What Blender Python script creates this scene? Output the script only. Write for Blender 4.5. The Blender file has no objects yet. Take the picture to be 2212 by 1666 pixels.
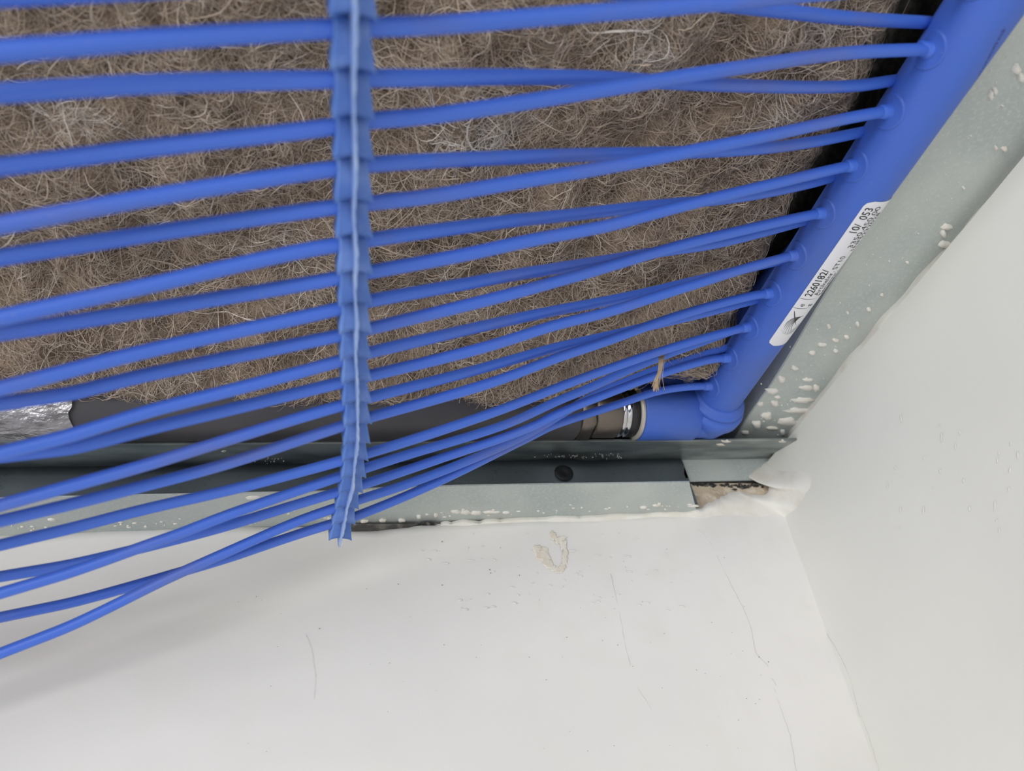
import bpy, bmesh, math, random
import numpy as np
from mathutils import Matrix, Vector
random.seed(7); rng = np.random.default_rng(7)
sc = bpy.context.scene

# ------------------------------------------------------------------ camera (24.7 mm phone lens, looking up into a ceiling corner)
FPX, CX, CY = 1516.0, 1106.0, 833.0
AX = np.array([5794., 86., FPX]); AY = np.array([-416., 1317., FPX])
AX /= np.linalg.norm(AX); AY = AY - AX * (AX @ AY); AY /= np.linalg.norm(AY); AZ = np.cross(AX, AY)
R = np.array([AX, AY, AZ])
O = np.array([0., 0., 2.30])                       # camera height above the floor; everything below is measured from the camera
cd = bpy.data.cameras.new('camera'); cam = bpy.data.objects.new('camera', cd); sc.collection.objects.link(cam)
cd.sensor_width = 36; cd.lens = FPX / 2212 * 36; cd.clip_start = 0.005; cd.clip_end = 50
rt, up, bk = R @ [1, 0, 0], R @ [0, -1, 0], R @ [0, 0, -1]
cam.matrix_world = Matrix([[rt[0], up[0], bk[0], O[0]], [rt[1], up[1], bk[1], O[1]], [rt[2], up[2], bk[2], O[2]], [0, 0, 0, 1]])
cd.dof.use_dof = True; cd.dof.focus_distance = 0.285; cd.dof.aperture_fstop = 11.0
sc.camera = cam
# ------------------------------------------------------------------ world and light
w = bpy.data.worlds.new('world'); sc.world = w; w.use_nodes = True
w.node_tree.nodes['Background'].inputs[0].default_value = (0.90, 0.94, 1.0, 1)
w.node_tree.nodes['Background'].inputs[1].default_value = 1.15
def area(name, loc, look, sx, sy, power, col):
    l = bpy.data.lights.new(name, 'AREA'); l.shape = 'RECTANGLE'; l.size = sx; l.size_y = sy; l.energy = power; l.color = col
    o = bpy.data.objects.new(name, l); sc.collection.objects.link(o); o.location = loc
    o.rotation_euler = (Vector(look) - Vector(loc)).to_track_quat('-Z', 'Y').to_euler(); return o
area('window_daylight', (-1.9, -2.0, 1.9), (0.1, 0.3, 2.4), 1.5, 1.2, 52, (1.0, 0.985, 0.96))
sc.view_settings.view_transform = 'Standard'; sc.view_settings.look = 'None'; sc.view_settings.gamma = 1
sc.view_settings.use_curve_mapping = False; sc.view_settings.exposure = 0.0

# ------------------------------------------------------------------ helpers
def ray(u, v): return R @ np.array([(u - CX) / FPX, (v - CY) / FPX, 1.0])
def at(u, v, d): return ray(u, v) * d
def onz(u, v, z): r = ray(u, v); return r * z / r[2]
def ony(u, v, y): r = ray(u, v); return r * y / r[1]
def proj(p):
    c = R.T @ np.asarray(p, float); return np.array([CX + FPX * c[0] / c[2], CY + FPX * c[1] / c[2], c[2]])
def srgb(r, g, b):
    f = lambda c: (c / 255 / 12.92) if c / 255 <= 0.04045 else ((c / 255 + 0.055) / 1.055) ** 2.4
    return (f(r), f(g), f(b), 1)
def tag(o, label=None, cat=None, group=None, kind=None):
    if label: o['label'] = label
    if cat: o['category'] = cat
    if group: o['group'] = group
    if kind: o['kind'] = kind
    return o
def empty(name, loc):
    o = bpy.data.objects.new(name, None); sc.collection.objects.link(o)
    o.location = tuple(np.asarray(loc) + O); o.empty_display_size = 0.01; return o
def rootloc(p):
    while p.parent is not None: p = p.parent
    return np.array(p.location) if p.type == 'EMPTY' else np.zeros(3)
def obj(name, verts, faces, mat, parent=None, smooth=True, bevel=0):
    verts = np.asarray(verts, float) + O
    if parent is not None: verts = verts - rootloc(parent)
    me = bpy.data.meshes.new(name)
    me.from_pydata([tuple(v) for v in verts], [], [tuple(int(i) for i in f) for f in faces]); me.update()
    bm = bmesh.new(); bm.from_mesh(me); bmesh.ops.recalc_face_normals(bm, faces=bm.faces); bm.to_mesh(me); bm.free()
    me.materials.append(mat)
    for p in me.polygons: p.use_smooth = smooth
    o = bpy.data.objects.new(name, me); sc.collection.objects.link(o)
    if parent is not None: o.parent = parent
    if bevel:
        b = o.modifiers.new('bevel', 'BEVEL'); b.width = bevel; b.segments = 2; b.limit_method = 'ANGLE'; b.angle_limit = 0.6
    return o
class MB:
    def __init__(s): s.v = []; s.f = []
    def add(s, v, f):
        n = len(s.v); s.v += [np.asarray(a, float) for a in v]; s.f += [[i + n for i in q] for q in f]; return s
def catmull(P, n):
    P = [np.asarray(p, float) for p in P]; P = [2 * P[0] - P[1]] + P + [2 * P[-1] - P[-2]]; out = []
    for i in range(1, len(P) - 2):
        a, b, c, d = P[i - 1:i + 3]
        for j in range(n):
            t = j / n
            out.append(0.5 * (2 * b + (c - a) * t + (2 * a - 5 * b + 4 * c - d) * t * t + (3 * b - a - 3 * c + d) * t ** 3))
    out.append(P[-2]); return np.array(out)
def frames(P, ref):
    T = np.gradient(P, axis=0); T /= np.linalg.norm(T, axis=1)[:, None]
    U = np.cross(T, ref); U /= np.linalg.norm(U, axis=1)[:, None]; V = np.cross(U, T); return T, U, V
def sweep(P, rad, n=12, ref=(0, 0.3, 1), caps=True):
    P = np.asarray(P, float); T, U, V = frames(P, np.array(ref, float))
    rad = np.broadcast_to(np.asarray(rad, float), (len(P),)); a = np.arange(n) * 2 * math.pi / n
    vs = (P[:, None, :] + rad[:, None, None] * (np.cos(a)[None, :, None] * U[:, None, :] + np.sin(a)[None, :, None] * V[:, None, :])).reshape(-1, 3)
    fs = [[i * n + j, i * n + (j + 1) % n, (i + 1) * n + (j + 1) % n, (i + 1) * n + j] for i in range(len(P) - 1) for j in range(n)]
    if caps: fs += [list(range(n))[::-1], [(len(P) - 1) * n + j for j in range(n)]]
    return list(vs), fs
def lathe(p0, d, prof, n=40):                       # prof: (distance along d, radius)
    d = np.asarray(d, float) / np.linalg.norm(d); P = [np.asarray(p0) + d * s for s, r in prof]
    ref = np.array([0, 0, 1.]); U = np.cross(d, ref); U /= np.linalg.norm(U); V = np.cross(U, d)
    vs = []; fs = []
    for c, (s, r) in zip(P, prof):
        vs += [c + r * (math.cos(2 * math.pi * j / n) * U + math.sin(2 * math.pi * j / n) * V) for j in range(n)]
    for i in range(len(P) - 1): fs += [[i * n + j, i * n + (j + 1) % n, (i + 1) * n + (j + 1) % n, (i + 1) * n + j] for j in range(n)]
    fs += [list(range(n))[::-1], [(len(P) - 1) * n + j for j in range(n)]]
    return vs, fs
def box(x0, x1, y0, y1, z0, z1):
    v = [(x, y, z) for z in (z0, z1) for y in (y0, y1) for x in (x0, x1)]
    return v, [[0, 2, 3, 1], [4, 5, 7, 6], [0, 1, 5, 4], [2, 6, 7, 3], [0, 4, 6, 2], [1, 3, 7, 5]]
def gridfaces(nu, nv): return [[i * nv + j, i * nv + j + 1, (i + 1) * nv + j + 1, (i + 1) * nv + j] for i in range(nu - 1) for j in range(nv - 1)]
def lerp_poly(pts, x):
    xs = [p[0] for p in pts]; return np.interp(x, xs, [p[1] for p in pts])
def vnoise(shape, cells, seed):                     # smooth value noise on a grid
    r = np.random.default_rng(seed); g = r.random((cells[0] + 2, cells[1] + 2)) * 2 - 1
    a = np.linspace(0, cells[0], shape[0]); b = np.linspace(0, cells[1], shape[1])
    i = np.minimum(a.astype(int), cells[0]); j = np.minimum(b.astype(int), cells[1]); fa = a - i; fb = b - j
    fa = fa * fa * (3 - 2 * fa); fb = fb * fb * (3 - 2 * fb)
    g00 = g[np.ix_(i, j)]; g10 = g[np.ix_(i + 1, j)]; g01 = g[np.ix_(i, j + 1)]; g11 = g[np.ix_(i + 1, j + 1)]
    fa = fa[:, None]; fb = fb[None, :]
    return (g00 * (1 - fa) + g10 * fa) * (1 - fb) + (g01 * (1 - fa) + g11 * fa) * fb

# ------------------------------------------------------------------ materials
def mat(name, col, rough=0.5, metal=0, noise=None, bump=None, spec=0.5, sss=0, trans=0):
    m = bpy.data.materials.new(name); m.use_nodes = True; nt = m.node_tree; b = nt.nodes['Principled BSDF']
    b.inputs['Base Color'].default_value = col; b.inputs['Roughness'].default_value = rough; b.inputs['Metallic'].default_value = metal
    b.inputs['Specular IOR Level'].default_value = spec
    if sss: b.inputs['Subsurface Weight'].default_value = sss; b.inputs['Subsurface Radius'].default_value = (0.6, 0.8, 1.2); b.inputs['Subsurface Scale'].default_value = 0.002
    tc = nt.nodes.new('ShaderNodeTexCoord')
    last = None
    for k, (sc_, col2, lo, hi, st) in enumerate(noise or []):   # scale, second colour, ramp lo/hi, stretch
        mp = nt.nodes.new('ShaderNodeMapping'); mp.inputs['Scale'].default_value = st
        n = nt.nodes.new('ShaderNodeTexNoise'); n.inputs['Scale'].default_value = sc_; n.inputs['Detail'].default_value = 6
        r = nt.nodes.new('ShaderNodeMapRange'); r.inputs[1].default_value = lo; r.inputs[2].default_value = hi
        mx = nt.nodes.new('ShaderNodeMix'); mx.data_type = 'RGBA'
        nt.links.new(tc.outputs['Object'], mp.inputs[0]); nt.links.new(mp.outputs[0], n.inputs['Vector']); nt.links.new(n.outputs[0], r.inputs[0]); nt.links.new(r.outputs[0], mx.inputs[0])
        if last is None: mx.inputs[6].default_value = col
        else: nt.links.new(last, mx.inputs[6])
        mx.inputs[7].default_value = col2; last = mx.outputs[2]
    if last is not None: nt.links.new(last, b.inputs['Base Color'])
    prev = None
    for (sc_, strength, dist, st) in (bump or []):
        mp = nt.nodes.new('ShaderNodeMapping'); mp.inputs['Scale'].default_value = st
        n = nt.nodes.new('ShaderNodeTexNoise'); n.inputs['Scale'].default_value = sc_; n.inputs['Detail'].default_value = 5
        bp = nt.nodes.new('ShaderNodeBump'); bp.inputs['Strength'].default_value = strength; bp.inputs['Distance'].default_value = dist
        nt.links.new(tc.outputs['Object'], mp.inputs[0]); nt.links.new(mp.outputs[0], n.inputs['Vector']); nt.links.new(n.outputs[0], bp.inputs['Height'])
        if prev is not None: nt.links.new(prev, bp.inputs['Normal'])
        prev = bp.outputs[0]
    if prev is not None: nt.links.new(prev, b.inputs['Normal'])
    return m
I1 = (1, 1, 1)
M = dict(
    wall=mat('painted_plaster', srgb(226, 223, 219), 0.55, noise=[(9, srgb(219, 217, 214), .35, .7, I1), (60, srgb(222, 219, 213), .5, .75, I1)], bump=[(14, .25, .0018, I1), (160, .12, .0004, I1)], spec=.35),
    wallr=mat('painted_plaster_right', srgb(222, 221, 214), 0.5, noise=[(8, srgb(216, 215, 208), .35, .7, I1)], bump=[(16, .25, .0018, (1, 1, .5)), (150, .12, .0004, I1)], spec=.35),
    filler=mat('white_filler', srgb(226, 223, 216), 0.75, noise=[(90, srgb(212, 206, 194), .45, .75, I1)], bump=[(120, .4, .001, I1)]),
    gap=mat('dark_recess', srgb(70, 68, 66), .9, noise=[(200, srgb(110, 106, 100), .45, .65, I1)]),
    board=mat('raw_plasterboard', srgb(196, 180, 158), 0.9, noise=[(90, srgb(150, 134, 116), .48, .72, I1), (400, srgb(214, 202, 184), .5, .7, I1)], bump=[(300, .4, .0005, I1)]),
    mould=mat('black_grime', srgb(42, 42, 42), 0.95, noise=[(500, srgb(110, 104, 96), .5, .65, I1)]),
    stain=mat('beige_stain', srgb(212, 202, 186), 0.7, noise=[(250, srgb(223, 217, 206), .4, .6, I1)]),
    crack=mat('hairline_grey', srgb(208, 205, 200), 0.8),
    speck=mat('dark_speck', srgb(90, 86, 82), 0.8),
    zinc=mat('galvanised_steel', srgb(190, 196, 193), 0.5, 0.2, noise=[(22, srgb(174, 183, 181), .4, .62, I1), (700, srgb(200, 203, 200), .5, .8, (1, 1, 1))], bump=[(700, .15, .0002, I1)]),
    zincdark=mat('shade_toned_steel', srgb(126, 135, 140), 0.4, 0.8, noise=[(20, srgb(108, 117, 123), .4, .65, (1, 3, 1)), (500, srgb(104, 110, 112), .6, .75, I1)], bump=[(500, .12, .0002, I1)]),  # same galvanised angle, the web's shade and dark reflection put into the colour
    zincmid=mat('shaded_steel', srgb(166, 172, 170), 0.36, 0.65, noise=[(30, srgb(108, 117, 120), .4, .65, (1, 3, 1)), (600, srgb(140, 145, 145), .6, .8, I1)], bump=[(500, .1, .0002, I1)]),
    blue=mat('blue_polypropylene', srgb(68, 112, 216), 0.45, noise=[(45, srgb(88, 112, 196), .52, .72, (.5, 1, 1)), (900, srgb(100, 124, 200), .66, .76, I1)], bump=[(500, .08, .0002, I1)], sss=.15),
    header=mat('blue_pipe_plastic', srgb(64, 102, 196), 0.5, noise=[(30, srgb(74, 102, 180), .4, .7, I1), (1300, srgb(120, 140, 200), .70, .80, I1)], bump=[(350, .06, .0002, I1)], sss=.12),
    comb=mat('pale_blue_plastic', srgb(80, 120, 196), 0.4, noise=[(120, srgb(112, 146, 212), .45, .72, I1)], sss=.5),
    fin=mat('milky_blue_plastic', srgb(140, 164, 216), 0.4, noise=[(200, srgb(166, 184, 220), .5, .7, I1)], sss=.4),
    paper=mat('label_paper', srgb(226, 227, 234), 0.5),
    ink=mat('black_ink', srgb(46, 46, 50), 0.6),
    inkb=mat('faded_print', srgb(52, 74, 150), 0.6),
    pipe=mat('dark_pipe_sleeve', srgb(78, 76, 80), 0.5, noise=[(12, srgb(62, 60, 64), .4, .65, (1, 1, 1))]),
    foil=mat('crumpled_foil_tape', srgb(170, 168, 170), 0.36, 0.85, noise=[(60, srgb(110, 106, 106), .5, .7, (1, 2, 2))], bump=[(110, .8, .003, (1, 2, 2))]),
    nickel=mat('matt_nickel', srgb(120, 112, 105), 0.42, 0.9, bump=[(1500, .3, .0002, I1)]),
    chrome=mat('chromed_steel', srgb(200, 200, 202), 0.12, 1.0),
    seal=mat('black_rubber', srgb(32, 32, 36), 0.45),
    ring=mat('grey_washer', srgb(186, 180, 172), 0.4, 0.3),
    screw=mat('black_phosphate_screw', srgb(38, 40, 42), 0.6, 0.5, bump=[(900, .5, .0004, I1)]),
    felt=mat('brown_felt', srgb(150, 132, 115), 0.95, noise=[(70, srgb(96, 80, 68), .46, .66, I1), (260, srgb(136, 120, 104), .45, .7, I1)], bump=[(300, 1.0, .002, I1), (1200, 1.0, .0008, I1)], spec=.1),
    slab=mat('bare_slab', srgb(60, 58, 56), .95, noise=[(8, srgb(50, 48, 46), .4, .6, I1)]),
    floor=mat('screed_floor', srgb(226, 222, 214), 0.8, noise=[(3, srgb(214, 210, 202), .4, .6, I1)]),
)
# fibre material: one colour per fibre from a face attribute
mf = bpy.data.materials.new('hemp_fibre'); mf.use_nodes = True; nt = mf.node_tree; b = nt.nodes['Principled BSDF']
at_ = nt.nodes.new('ShaderNodeAttribute'); at_.attribute_name = 'tint'
rp = nt.nodes.new('ShaderNodeValToRGB'); e = rp.color_ramp.elements
e[0].position = 0; e[0].color = srgb(92, 78, 66); e[1].position = 1; e[1].color = srgb(214, 208, 202)
for p_, c_ in ((.3, srgb(152, 134, 118)), (.55, srgb(184, 167, 150)), (.8, srgb(198, 187, 176))):
    q = rp.color_ramp.elements.new(p_); q.color = c_
nt.links.new(at_.outputs['Fac'], rp.inputs[0]); nt.links.new(rp.outputs[0], b.inputs['Base Color'])
b.inputs['Roughness'].default_value = .8; b.inputs['Specular IOR Level'].default_value = .15
M['fibre'] = mf

# ------------------------------------------------------------------ setting: walls, ceiling slab, floor
YW = 0.287                                           # back wall face
ZF = 0.191                                           # underside of upper metal flanges
def xw(z): return 0.231 + 0.0794 * (np.maximum(z, -0.08) - 0.1393)      # right wall leans a little
top = [(-260, 1163), (0, 1157), (150, 1151), (310, 1140), (500, 1139), (700, 1137), (735, 1139), (760, 1144), (820, 1147), (875, 1138), (945, 1132), (1100, 1126), (1230, 1118), (1400, 1110), (1500, 1106), (1560, 1104), (1600, 1088), (1660, 1070), (1740, 1050)]
xs = np.concatenate([[-2.2, -1.2, -.6, -.35], np.linspace(-.25, .2325, 150)]); pz = []
uv = [ony(u, v, YW) for u, v in top]
zt = np.interp(xs, [p[0] for p in uv], [p[2] for p in uv]) + np.concatenate([np.zeros(4), vnoise((150, 1), (90, 1), 3)[:, 0] * .0005])
zl = np.concatenate([[-2.3, -1.2, -.5, -.2, -.08], np.linspace(-.05, 1, 60)[1:]])
NZ = 60
V = []
bumpw = vnoise((len(xs), NZ), (14, 10), 5) * .0005 + vnoise((len(xs), NZ), (40, 30), 6) * .00012
for i, x in enumerate(xs):
    for j in range(NZ):
        z = [-2.3, -1.0, -.35, -.12][j] if j < 4 else -.06 + (zt[i] + .06) * (j - 4) / (NZ - 5)
        z_ = min(z, zt[i]); xx = min(x, float(xw(z_)) + .003) if i == len(xs) - 1 else x
        if x > .2 : xx = .2 + (x - .2) * (float(xw(z_)) + .001 - .2) / (.2325 - .2)
        V.append((xx, YW + (bumpw[i, j] if x > -.3 else 0), z_))
n0 = len(V); F_ = gridfaces(len(xs), NZ)
for i in range(len(xs)): a = V[i * NZ + NZ - 1]; V.append((a[0], a[1] + .014, a[2]))
F_ += [[i * NZ + NZ - 1, (i + 1) * NZ + NZ - 1, n0 + i + 1, n0 + i] for i in range(len(xs) - 1)]
tag(obj('wall_back', V, F_, M['wall']), 'white painted plaster wall under the metal strips, cracked near the corner', kind='structure')
ys = np.concatenate([[-2.2, -1.0, -.4], np.linspace(-.2, YW + .002, 90)]); V = []
bw = vnoise((len(ys), NZ), (12, 9), 8) * .0006
for i, y in enumerate(ys):
    for j in range(NZ):
        z = [-2.3, -1.0, -.35, -.12][j] if j < 4 else -.09 + (.188 + .09) * (j - 4) / (NZ - 5)
        fade = min(1, max(0, (YW - y) / .03))
        V.append((float(xw(z)) + (bw[i, j] * fade if y > -.3 else 0), y, z))
tag(obj('wall_right', V, gridfaces(len(ys), NZ), M['wallr']), 'smooth off-white painted wall right of the corner crease', kind='structure')
tag(obj('ceiling', *box(-2.4, .5, -2.4, .5, .31, .33), M['slab'], smooth=False), 'dark bare slab above the open ceiling', kind='structure')
tag(obj('floor', *box(-2.4, .5, -2.4, .5, -2.34, -2.3), M['floor'], smooth=False), 'pale floor below', kind='structure')
wb = bpy.data.objects['wall_back']; wr = bpy.data.objects['wall_right']
# masonry behind the plaster, closes the cavity
obj('masonry', *box(-2.2, .36, YW + .003, YW + .03, -.1, .31), M['gap'], wb, smooth=False)
obj('masonry', *box(.2365 + .006, .27, -2.2, YW + .01, .186, .31), M['gap'], wr, smooth=False)

def onr(u, v):                                       # pixel onto the right wall
    r = ray(u, v); c0 = .231 - .0794 * .1393; t = c0 / (r[0] - .0794 * r[2]); return r * t
# dark unfilled slot and the grey sliver below the strip
def flat_patch(name, pts, y, thick, m, parent, jitter=0):
    P = [ony(u, v, y) for u, v in pts]; n = len(P)
    P = [p + np.array([rng.normal() * jitter, 0, rng.normal() * jitter]) for p in P]
    V = [p for p in P] + [p + np.array([0, thick, 0]) for p in P]
    F = [list(range(n)), list(range(n, 2 * n))[::-1]] + [[i, (i + 1) % n, n + (i + 1) % n, n + i] for i in range(n)]
    return obj(name, V, F, m, parent, smooth=False)
flat_patch('unfilled_gap', [(715, 1129), (760, 1131), (860, 1132), (900, 1130), (902, 1133), (880, 1139), (842, 1142), (800, 1146), (750, 1147), (725, 1141)], YW - .0008, .003, M['gap'], wb)
flat_patch('unfilled_gap', [(908, 1130), (925, 1128), (944, 1130), (940, 1134), (912, 1134)], YW - .0008, .003, M['mould'], wb)
# hairline cracks as fine ridges on the back wall
def crack(pts, wall, wd=.00022, m='crack', lift=.0002):
    wd *= .6
    f = (lambda u, v: ony(u, v, YW)) if wall == 'b' else onr
    P = np.array([f(u, v) for u, v in catmull([(a, b_) for a, b_ in pts], 6)])
    nrm = np.array([0, -1., 0]) if wall == 'b' else np.array([-1., 0, .08]); nrm /= np.linalg.norm(nrm)
    P = P + rng.normal(size=P.shape) * .00012 + nrm * 0.0001
    vs, fs = sweep(P, [wd * (.35 + .65 * abs(math.sin(i * 1.7))) for i in range(len(P))], 5, ref=nrm); return obj('crack', vs, fs, M[m], wb if wall == 'b' else wr)
crack([(1506, 1142), (1530, 1166), (1560, 1225), (1590, 1285), (1615, 1335), (1628, 1385), (1632, 1410), (1650, 1430), (1660, 1442)], 'b', .0002)
crack([(1668, 1466), (1676, 1482)], 'b', .0003)
crack([(1670, 1482), (1690, 1540), (1706, 1590), (1715, 1640), (1720, 1670)], 'b', .00018)
crack([(1318, 1240), (1335, 1310), (1352, 1400), (1375, 1480), (1410, 1540)], 'b', .0002)
crack([(1715, 1165), (1722, 1240), (1745, 1300), (1790, 1375), (1830, 1450), (1858, 1550)], 'r', .0002)
crack([(1860, 1545), (1880, 1600), (1900, 1670)], 'r', .0002)
crack([(660, 1370), (672, 1400), (680, 1460), (678, 1510)], 'b', .00012)
# beige worn stain ring with ragged edge
mb = MB()
def blob(mb, u, v, ru, rv, f, nrm, h=.00025, n=14, rag=.25):
    blob.c = (blob.c + 1) % 16; h = h * (1 + .06 * blob.c); a = np.arange(n) * 2 * math.pi / n; k = 1 + rng.normal(size=n) * rag * .6; k = np.clip(k, .45, 1.6)
    P = [f(u + ru * k[i] * math.cos(a[i]), v + rv * k[i] * math.sin(a[i])) for i in range(n)]; c = f(u, v)
    In = [c + (p - c) * .75 + nrm * h for p in P]
    mb.add([p - nrm * h * .4 for p in P] + In + [c + nrm * h], [[i, (i + 1) % n, n + (i + 1) % n, n + i] for i in range(n)] + [[n + i, n + (i + 1) % n, 2 * n] for i in range(n)])
blob.c = 0
fb = lambda u, v: ony(u, v, YW - .0006)
nb = np.array([0, -1., 0])
for u, v, a, c in [(1160, 1185, 12, 9), (1168, 1198, 14, 12), (1178, 1206, 13, 11), (1186, 1218, 14, 10), (1196, 1228, 12, 7), (1206, 1232, 10, 5), (1214, 1226, 8, 9), (1219, 1212, 6, 12), (1220, 1195, 6, 14), (1217, 1178, 7, 12), (1208, 1168, 9, 7), (1196, 1160, 8, 8), (1215, 1163, 9, 6), (1192, 1152, 4, 5), (1176, 1188, 8, 8)]:
    blob(mb, u, v, a, c, fb, nb, .00022, 16, .35)
obj('stain', mb.v, mb.f, M['stain'], wb, smooth=False)
mb = MB()
for k in range(60):
    u, v = rng.uniform(500, 1650), rng.uniform(1180, 1640); s = rng.uniform(.5, .9)
    blob(mb, u, v, s, s, fb, nb, .00005, 7, .2)
for u, v in [(1122, 1243), (955, 1170), (1058, 1231), (690, 1358), (1640, 1420), (1660, 1430), (860, 1262), (955, 1264), (1060, 1238)]: blob(mb, u, v, 1.1, 1.1, fb, nb, .00006, 8, .2)
tag(obj('paint_specks', mb.v, mb.f, M['speck'], wb, smooth=False), kind='stuff')
mb = MB()                                            # small raised dabs and brush marks of paint
for k in range(70):
    u, v = (rng.uniform(900, 1500), rng.uniform(1150, 1320)) if k < 80 else (rng.uniform(60, 1650), rng.uniform(1250, 1640))
    if v < 1320 and u < 700: continue
    s = rng.uniform(1.5, 5); blob(mb, u, v, s * rng.uniform(.5, 1.8), s * .5, fb, nb, .00004, 9, .3)
tag(obj('paint_dabs', mb.v, mb.f, M['wall'], wb), kind='stuff')
mb = MB(); nr = np.array([-1, 0, .08])
fr = lambda u, v: onr(u, v) + nr * .0003
for k in range(26):
    u, v = rng.uniform(1850, 2200), rng.uniform(900, 1150) if k < 60 else rng.uniform(700, 1500)
    if v < 2700 - u: continue
    s = rng.uniform(2, 6); blob(mb, u, v, s * .4, s * rng.uniform(.8, 2.2), fr, nr, .00004, 9, .3)
tag(obj('paint_dabs', mb.v, mb.f, M['wallr'], wr), kind='stuff')

# ------------------------------------------------------------------ metal profiles
XE = ony(1505, 1100, YW)[0]                          # right end of the lower angle
# lower angle: flange below (underside seen, light), upright web with a bulged edge and a screw
ang = empty('metal_angle', (XE - .15, YW - .01, .16)); tag(ang, 'lower galvanised angle strip with screw, ends short of the corner on the back wall', 'metal profile', 'galvanised profiles around the ceiling opening')
c1_, c2_ = onz(1489, 1042, .16), onz(1505, 1106, .16)
xcut = lambda y: c1_[0] + (c2_[0] - c1_[0]) * (y - c1_[1]) / (c2_[1] - c1_[1])
edge_uv = [(-260, 1085), (0, 1078), (300, 1071), (700, 1063), (820, 1056), (1000, 1050), (1230, 1046), (1500, 1042)]
cont_uv = [(-260, 1150), (0, 1150), (700, 1129), (900, 1127), (1100, 1122), (1505, 1100)]
zA = .1600
X = np.concatenate([[-2.1, -1., -.5], np.linspace(-.24, XE + .004, 110)]); V = []
ey = np.interp(X, [onz(u, v, zA)[0] for u, v in edge_uv], [onz(u, v, zA)[1] for u, v in edge_uv])
for i, x in enumerate(X):
    for (y, z) in ((YW + .004, zA), (ey[i], zA), (ey[i], zA + .0007), (YW + .004, zA + .0007)):
        xe = xcut(y); V.append((min(x, xe) if i < len(X) - 1 else xe, y, z))
n = len(X); Xw = np.minimum(X, XE - .0005)
F_ = [[i * 4 + a, i * 4 + (a + 1) % 4, (i + 1) * 4 + (a + 1) % 4, (i + 1) * 4 + a] for i in range(n - 1) for a in range(4)] + [[0, 1, 2, 3], [4 * n - 1, 4 * n - 2, 4 * n - 3, 4 * n - 4]]
obj('flange', V, F_, M['zinc'], ang, smooth=False)
wave = [(-260, 1012), (0, 1010.5), (300, 1008), (700, 1003), (900, 998), (1060, 993), (1120, 994), (1170, 998), (1215, 1001), (1260, 1001), (1300, 998), (1350, 993.5), (1390, 992), (1440, 992.5), (1505, 994)]
yW2 = YW - .0035
px = [ony(u, v, yW2) for u, v in wave]
zt2 = np.interp(X, [p[0] for p in px], [p[2] for p in px])
xs_ = ony(1218, 1020, yW2)[0]
bul = .0025 * np.exp(-((X - xs_) / .016) ** 2)
V = []; K = 7
for side in (0, .0006):
    for i, x in enumerate(Xw):
        for j in range(K):
            t = j / (K - 1); V.append((x, yW2 + side - bul[i] * t * t + .0012 * np.exp(-((x - xs_) / .008) ** 2) * (1 - t), zA + .0007 + (zt2[i] - zA) * t))
F_ = gridfaces(n, K) + [[q + n * K for q in f] for f in gridfaces(n, K)] + [[i * K + K - 1, (i + 1) * K + K - 1, n * K + (i + 1) * K + K - 1, n * K + i * K + K - 1] for i in range(n - 1)]
F_ += [[(n - 1) * K + j, (n - 1) * K + j + 1, n * K + (n - 1) * K + j + 1, n * K + (n - 1) * K + j] for j in range(K - 1)]
tag(obj('upright_web', V, F_, M['zincdark'], ang), 'steel web with a rippled upper edge, shade put into its colour')
c = ony(1218, 1022, yW2 - .0012) + np.array([0, -.0004, 0])
tag(obj('screw', *lathe(c + np.array([0, .004, 0]), (0, -1, 0), [(0, .0015), (.0035, .0015), (.0036, .0048), (.0040, .0048), (.0043, .0040), (.0043, .0018), (.0041, .0015), (.0041, .0002)], 20), M['screw'], ang), 'round black screw head')
def splashes(name, lst, f, nrm, parent, h=.0004):
    for (u, v, a, c_) in lst:
        mb = MB(); blob(mb, u, v, a, c_, f, nrm, h, 14, .3); obj(name, mb.v, mb.f, M['filler'], parent)
fz = lambda u, v: onz(u, v, zA - .0001)
dn = np.array([0, 0, -1.])
splashes('filler_splash', [(985, 1106, 11, 4), (1005, 1107, 12, 5), (1028, 1108, 14, 4), (1060, 1106, 22, 2.5), (1092, 1107, 9, 2), (941, 1113, 5, 4), (905, 1116, 5, 3.5), (868, 1124, 8, 3), (827, 1124, 8, 3), (786, 1126, 8, 3), (548, 1075, 17, 4.5), (112, 1123, 9, 3), (540, 1131, 6, 3), (1390, 1097, 9, 3), (1418, 1092, 9, 2.5), (1425, 1090, 4, 4), (1498, 1093, 12, 2)], fz, dn, ang)
mb = MB()
for k in range(90):
    u = rng.uniform(0, 720) if k < 60 else rng.uniform(900, 1500); v = np.interp(u, [0, 720, 1500], [1150, 1128, 1100]) - abs(rng.normal()) * 8 - 2
    blob(mb, u, v, rng.uniform(1, 6), rng.uniform(.6, 1.6), fz, dn, .0002, 7, .3)
tag(obj('filler_crumbs', mb.v, mb.f, M['filler'], ang), kind='stuff')
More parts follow.
